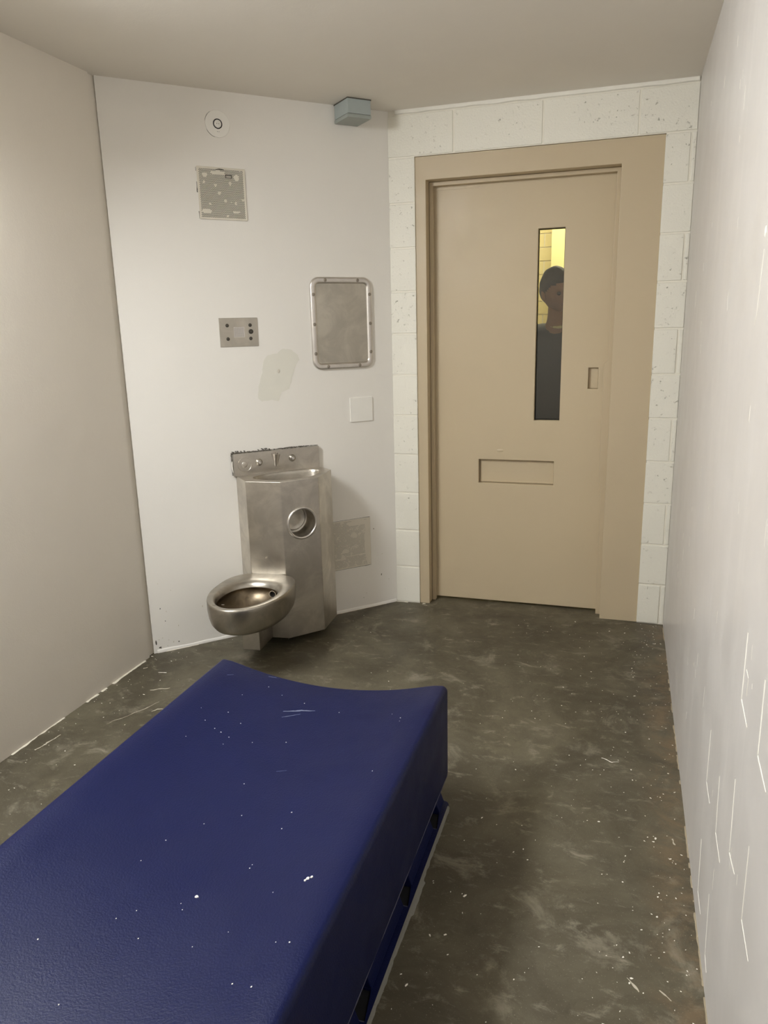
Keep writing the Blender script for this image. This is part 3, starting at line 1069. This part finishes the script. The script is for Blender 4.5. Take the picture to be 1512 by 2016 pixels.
obj('rim', bm, M['grille'], gr, bevel=.001, seg=1)
bm = bmesh.new()
plate(bm, rect(.018, .046, .168, .182), [rect(.0205, .0435, .1695, .1795)], WF, .0045, .003)
obj('torn_tab', bm, M['dark_caulk'], gr)
bm = bmesh.new()
ribbon(bm, WF, [(-.1085, .148), (-.1085, .105)], [.0015, .004], .0006, .4)
ribbon(bm, WF, [(-.1085, .205), (-.1075, .19)], [.0015, .002], .0006, .4)
ribbon(bm, WF, [(-.1075, .03), (-.1075, .0)], [.002, .002], .0006, .4)
ribbon(bm, lambda a, b, d: V((a, -.0045 - d, b)), [(-.025, .2005), (.0, .203), (.012, .2005)], [.002, .004, .002], .0006, .5)
obj('rim_gap', bm, M['dark_caulk'], gr, recalc=False, label='dark gaps along the rim', kind='stuff')

gl = on_wall('vent_grille', 1.021, .241, 'paint clogged perforated vent grille low behind the toilet unit', 'vent', 'perforated wall vents')
bm = bmesh.new()
hole_sheet(bm, -.127, .127, 0, .254, 54, 56, lambda a, b, d: V((a, -.002 - d, b)), -.0015, .5, .004,
           clog_fn(9, .42, [(.11, .13, .02, .13), (.03, .17, .02, .015), (-.02, .09, .02, .012), (.06, .235, .07, .014), (-.05, .05, .03, .006), (.04, .062, .06, .003)]))
obj('perforated_sheet', bm, M['grille'], gl, recalc=False)
bm = bmesh.new()
plate(bm, rect(-.1275, .1275, -.0005, .2545), [], WF, .0005, .0)
obj('dark_backing', bm, M['black'], gl)
bm = bmesh.new()
plate(bm, rect(-.129, .129, -.002, .256), [rect(-.1262, .1262, .001, .253)], WF, .0030, .0)
obj('rim', bm, M['grille'], gl, bevel=.0008, seg=1)
bm = bmesh.new()
ribbon(bm, WF, [(-.12, -.0035), (.06, -.0035), (.10, -.003), (.13, -.0035)], [.0012, .0016, .004, .001], .0006, .4)
ribbon(bm, WF, [(-.12, .2585), (.06, .2585), (.128, .258)], [.0012, .0012, .002], .0006, .4)
obj('rim_gap', bm, M['dark_caulk'], gl, recalc=False, label='dark gaps along the rim', kind='stuff')

# junction box under the ceiling
jb = empty('junction_box', P0 + ub * 1.0845 + V((0, 0, 2.36)), ANG, 'blue grey square box under the ceiling at the wall corner', 'junction box')
bm = bmesh.new()
box(bm, -.0575, .0575, -.141, -.003, .0165, .0785)
obj('housing', bm, M['box'], jb, bevel=.003)
bm = bmesh.new()
box(bm, -.0585, .0585, -.142, -.002, .0, .0160)
obj('lid', bm, M['lid'], jb, bevel=.003)
bm = bmesh.new()
box(bm, -.0592, .0592, -.1425, -.0015, .0755, .0797)
obj('gasket', bm, M['dark_caulk'], jb)
bm = bmesh.new()
box(bm, -.056, .056, -.1392, -.005, .0155, .0172)
obj('lid_seam', bm, M['dark_caulk'], jb)

# ================================================================== LIGHTS (fixtures)
cl = empty('corner_light', V((XL, -2.56, H)), 0, 'long corner light fixture where left wall meets ceiling', 'light')
arc = [(.24 * math.cos(R(90 * k / 10)) + .002, -.24 * math.sin(R(90 * k / 10)) - .002) for k in range(11)]
for y in (-.66, .60):
    bm = bmesh.new()
    pr = [(.001, -.001), (.256, -.001)] + [(a_ * 1.05, b_ * 1.05) for a_, b_ in arc] + [(.001, -.256)]
    loft(bm, [[(a_, yy, b_) for a_, b_ in pr] for yy in (y, y + .06)], True, True)
    obj('end_cap', bm, M['fixture'], cl)
bm = bmesh.new()
loft(bm, [[(a_, -.60, b_) for a_, b_ in arc], [(a_, .60, b_) for a_, b_ in arc]], closed=False)
obj('lens', bm, M['lens'], cl, recalc=False)

# ================================================================== CORRIDOR OUTSIDE
bm = bmesh.new()
box(bm, -3.2, 1.6, 2.6, 2.7, 0, 2.7)
hw_far = tag(obj('wall_corridor', bm, M['mortar']), 'pale yellow block wall across the corridor', None, 'structure')
for r in range(26):
    z = r * .1016
    for c in range(-2, 3):
        if c in (1, 2) and False: continue
        x0 = -1.30 + c * .4064 + (0.2032 if r % 2 else 0)
        if not (-1.9 < x0 < .2): continue
        bm = bmesh.new()
        box(bm, x0 + .004, x0 + .402, 2.594, 2.61, z + .004, z + .0976)
        obj('brick', bm, M['hall_wall'], hw_far)
bm = bmesh.new()
box(bm, -0.822, -0.30, 2.42, 2.60, 0, 2.7)
tag(obj('trim_2', bm, M['hall_plain']), 'smooth bright yellow pilaster across the corridor', None, 'structure')
for nm, a in (('wall_corridor_left', (-3.3, -3.2)), ('wall_corridor_right', (1.6, 1.7))):
    bm = bmesh.new()
    box(bm, a[0], a[1], .2, 2.7, 0, 2.7)
    tag(obj(nm, bm, M['hall_wall']), 'end wall of the corridor outside the cell', None, 'structure')
bm = bmesh.new()
box(bm, -3.3, 1.7, .2, 2.7, 2.7, 2.8)
tag(obj('ceiling_corridor', bm, M['ceiling']), 'ceiling of the corridor outside the cell', None, 'structure')
bm = bmesh.new()
box(bm, -3.2, -W_DOOR - .05, .1, .2, 0, 2.7)
box(bm, 0, 1.6, .1, .2, 0, 2.7)
box(bm, -W_DOOR - .05, 0, .1, .2, H, 2.7)
tag(obj('wall_corridor_near', bm, M['hall_wall']), 'corridor side of the cell front wall', None, 'structure')
hl = empty('corridor_light', V((-.55, 1.95, 2.7)), 0, 'long ceiling light over the corridor', 'light')
bm = bmesh.new()
box(bm, -.62, .62, -.16, .16, -.05, -.001)
obj('housing', bm, M['fixture'], hl, bevel=.004)
bm = bmesh.new()
box(bm, -.60, .60, -.14, .14, -.062, -.052)
obj('lens', bm, M['hall_lens'], hl)

# ================================================================== PERSON BEHIND THE WINDOW
per = empty('person', V((-.625, .72, 0)), R(196), 'person with short dark hair and dark jacket standing outside the door window', 'person')
M['skin'] = plain('skin', (138, 108, 92), 0.5)
M['hair'] = plain('dark_hair', (46, 42, 38), 0.6, bump=0.5, scale=120)
M['jacket'] = plain('dark_jacket_cloth', (42, 42, 43), 0.8, bump=0.4, scale=300)
M['trousers'] = plain('dark_trouser_cloth', (38, 39, 44), 0.85, bump=0.4, scale=300)
M['shoe'] = plain('black_shoe', (24, 22, 20), 0.4)
M['shirt'] = plain('pale_shirt_cloth', (196, 196, 160), 0.8)
M['eye'] = plain('eye_dark', (30, 24, 20), 0.2)


def skin(name, verts, edges, radii, mat, parent, root=0, sub=2, label=None):
    me = bpy.data.meshes.new(name)
    me.from_pydata([Vector(v) for v in verts], edges, [])
    o = bpy.data.objects.new(name, me)
    C.objects.link(o)
    o.parent = parent
    md = o.modifiers.new('skin', 'SKIN')
    md.use_smooth_shade = True
    for i, r in enumerate(radii):
        sv = me.skin_vertices[0].data[i]
        sv.radius = (r, r) if isinstance(r, (int, float)) else r
        sv.use_root = (i == root)
    sb = o.modifiers.new('subdivision', 'SUBSURF')
    sb.levels = sub
    sb.render_levels = sub
    me.materials.append(mat)
    if label: o['label'] = label
    return o


# local frame: +y is forward, +x the person's right-hand side mirrored later; z up
class Sk:
    def __init__(s):
        s.v, s.e, s.r = [], [], []

    def add(s, p, r, frm=None):
        s.v.append(p); s.r.append(r)
        if frm is not None: s.e.append((frm, len(s.v) - 1))
        return len(s.v) - 1


b = Sk()
pel = b.add((0, 0, .93), (.125, .095))
bel = b.add((0, .005, 1.06), (.115, .085), pel)
che = b.add((0, -.005, 1.24), (.135, .095), bel)
shb = b.add((0, .0, 1.37), (.10, .075), che)
nk0 = b.add((0, .02, 1.44), .054, shb)
nk1 = b.add((.008, .05, 1.49), .052, nk0)
hd0 = b.add((.014, .075, 1.555), .048, nk1)
b.add((.020, .085, 1.60), .042, hd0)
for sx in (-1, 1):
    sh = b.add((sx * .165, -.005, 1.375), .058, shb)
    el = b.add((sx * .215, -.04, 1.10), .042, sh)
    wr = b.add((sx * .205, .06, .875), .028, el)
    pa = b.add((sx * .20, .085, .815), (.018, .036), wr)
    for dy, L, r in ((.028, .070, .0085), (.009, .080, .009), (-.011, .075, .0085), (-.029, .058, .0075)):
        k1 = b.add((sx * .198, .095 + dy, .775), r, pa)
        k2 = b.add((sx * .190, .102 + dy, .775 - L * .55), r * .95, k1)
        b.add((sx * .178, .100 + dy, .775 - L), r * .85, k2)
    t1 = b.add((sx * .185, .135, .83), .010, pa)
    b.add((sx * .178, .150, .795), .0085, t1)
    hp = b.add((sx * .095, 0, .88), .085, pel)
    kn = b.add((sx * .105, .02, .49), .056, hp)
    an = b.add((sx * .105, -.02, .10), .038, kn)
    hl_ = b.add((sx * .105, -.03, .045), .036, an)
    b.add((sx * .115, .13, .035), (.036, .025), hl_)
body = skin('body', b.v, b.e, b.r, M['skin'], per)

j = Sk()
pz = j.add((0, 0, .76), (.175, .140))
p0 = j.add((0, 0, .90), (.172, .135), pz)
p1 = j.add((0, .005, 1.05), (.142, .108), p0)
p2 = j.add((0, -.005, 1.24), (.165, .120), p1)
p3 = j.add((0, .0, 1.385), (.125, .095), p2)
j.add((0, .012, 1.455), .078, p3)
for sx in (-1, 1):
    a = j.add((sx * .170, -.005, 1.385), .078, p3)
    e_ = j.add((sx * .218, -.04, 1.10), .060, a)
    j.add((sx * .205, .062, .862), .056, e_)
skin('jacket', j.v, j.e, j.r, M['jacket'], per)
t_ = Sk()
wz = t_.add((0, 0, 1.0), (.130, .098))
w0 = t_.add((0, 0, .90), (.160, .125), wz)
for sx in (-1, 1):
    a = t_.add((sx * .092, 0, .84), .100, w0)
    k_ = t_.add((sx * .105, .02, .49), .074, a)
    t_.add((sx * .105, -.02, .085), .060, k_)
skin('trousers', t_.v, t_.e, t_.r, M['trousers'], per)
for sx in (-1, 1):
    s_ = Sk()
    a = s_.add((sx * .105, -.055, .05), (.044, .046))
    c_ = s_.add((sx * .107, .02, .052), (.046, .048), a)
    d_ = s_.add((sx * .112, .10, .042), (.047, .038), c_)
    s_.add((sx * .115, .16, .036), (.040, .030), d_)
    skin('shoe', s_.v, s_.e, s_.r, M['shoe'], per)
HM = Matrix.Translation((.020, .092, 1.628)) @ Matrix.Rotation(R(-12), 4, 'X') @ Matrix.Rotation(R(6), 4, 'Y') @ Matrix.Rotation(R(22), 4, 'Z')
G = lambda q, w: math.exp(-(q / w) ** 2)


def head_point(lon, lat):
    dx, dy, dz = math.sin(lon) * math.cos(lat), math.cos(lon) * math.cos(lat), math.sin(lat)
    x, z = dx * .075, dz * .117
    y = dy * (.092 if dy > 0 else .100)
    if dz < 0:
        t = -dz
        x *= 1 - .30 * t * t
        y *= (1 - .10 * t * t) if dy > 0 else (1 - .35 * t)
    if dy > 0:
        f = max(0.0, dy)
        y += f * (.024 * G(x, .013) * G(z + .028, .020) + .010 * G(x, .010) * G(z + .005, .022) + .006 * G(z - .020, .012) * G(x, .05)
                  - .010 * (G(x - .031, .016) + G(x + .031, .016)) * G(z, .012) + .005 * G(x, .022) * G(z + .066, .008)
                  - .003 * G(x, .024) * G(z + .058, .004) + .012 * G(x, .022) * G(z + .104, .020))
    return V((x, y, z)), dy


bm = bmesh.new()
NLO, NLA = 48, 34
rings = [[HM @ head_point(2 * math.pi * i / NLO, R(-88 + 176 * k / NLA))[0] for i in range(NLO)] for k in range(NLA + 1)]
loft(bm, rings, True, True)
head = obj('head', bm, M['skin'], per, smooth=80)
bm = bmesh.new()
grid = {}
for k in range(NLA + 1):
    for i in range(NLO):
        q, dy = head_point(2 * math.pi * i / NLO, R(-88 + 176 * k / NLA))
        u_ = (dy + 1) / 2
        thr = -.078 + .128 * u_ * u_ * (3 - 2 * u_)
        over = (q.z - thr) / .03
        if over > -.15:
            g = 1.0 + .10 * min(1, max(0.0, over)) * (1 + .35 * mnoise.noise(q * 38)) + .012
            grid[(k, i)] = bm.verts.new(HM @ (q * g))
for k in range(NLA):
    for i in range(NLO):
        c4 = [(k, i), (k, (i + 1) % NLO), (k + 1, (i + 1) % NLO), (k + 1, i)]
        if all(c in grid for c in c4):
            bm.faces.new([grid[c] for c in c4])
bm.faces.new([grid[(NLA, i)] for i in range(NLO)])
obj('hair', bm, M['hair'], per, smooth=80)
for sx in (-1, 1):
    bm = bmesh.new()
    bmesh.ops.create_uvsphere(bm, u_segments=14, v_segments=10, radius=.0115)
    bmesh.ops.translate(bm, verts=bm.verts, vec=(sx * .031, .0735, .0))
    bm.transform(HM)
    obj('eye', bm, M['eye'], head)
    bm = bmesh.new()
    bmesh.ops.create_uvsphere(bm, u_segments=14, v_segments=10, radius=1)
    for v in bm.verts:
        v.co = V((v.co.x * .008 + sx * .077, v.co.y * .017 - .008 + v.co.z * -.004, v.co.z * .031 - .012))
    bm.transform(HM)
    obj('ear', bm, M['skin'], head)
bm = bmesh.new()
bmesh.ops.create_uvsphere(bm, u_segments=16, v_segments=8, radius=1)
for v in bm.verts:
    v.co = V((v.co.x * .023, v.co.y * .007 + .083, v.co.z * .006 - .062))
bm.transform(HM)
obj('mouth', bm, plain('lips', (118, 76, 66), 0.4), head)
sc_ = Sk()
a = sc_.add((0, .022, 1.442), .072)
sc_.add((0, .04, 1.475), .066, a)
skin('collar', sc_.v, sc_.e, sc_.r, M['shirt'], per)
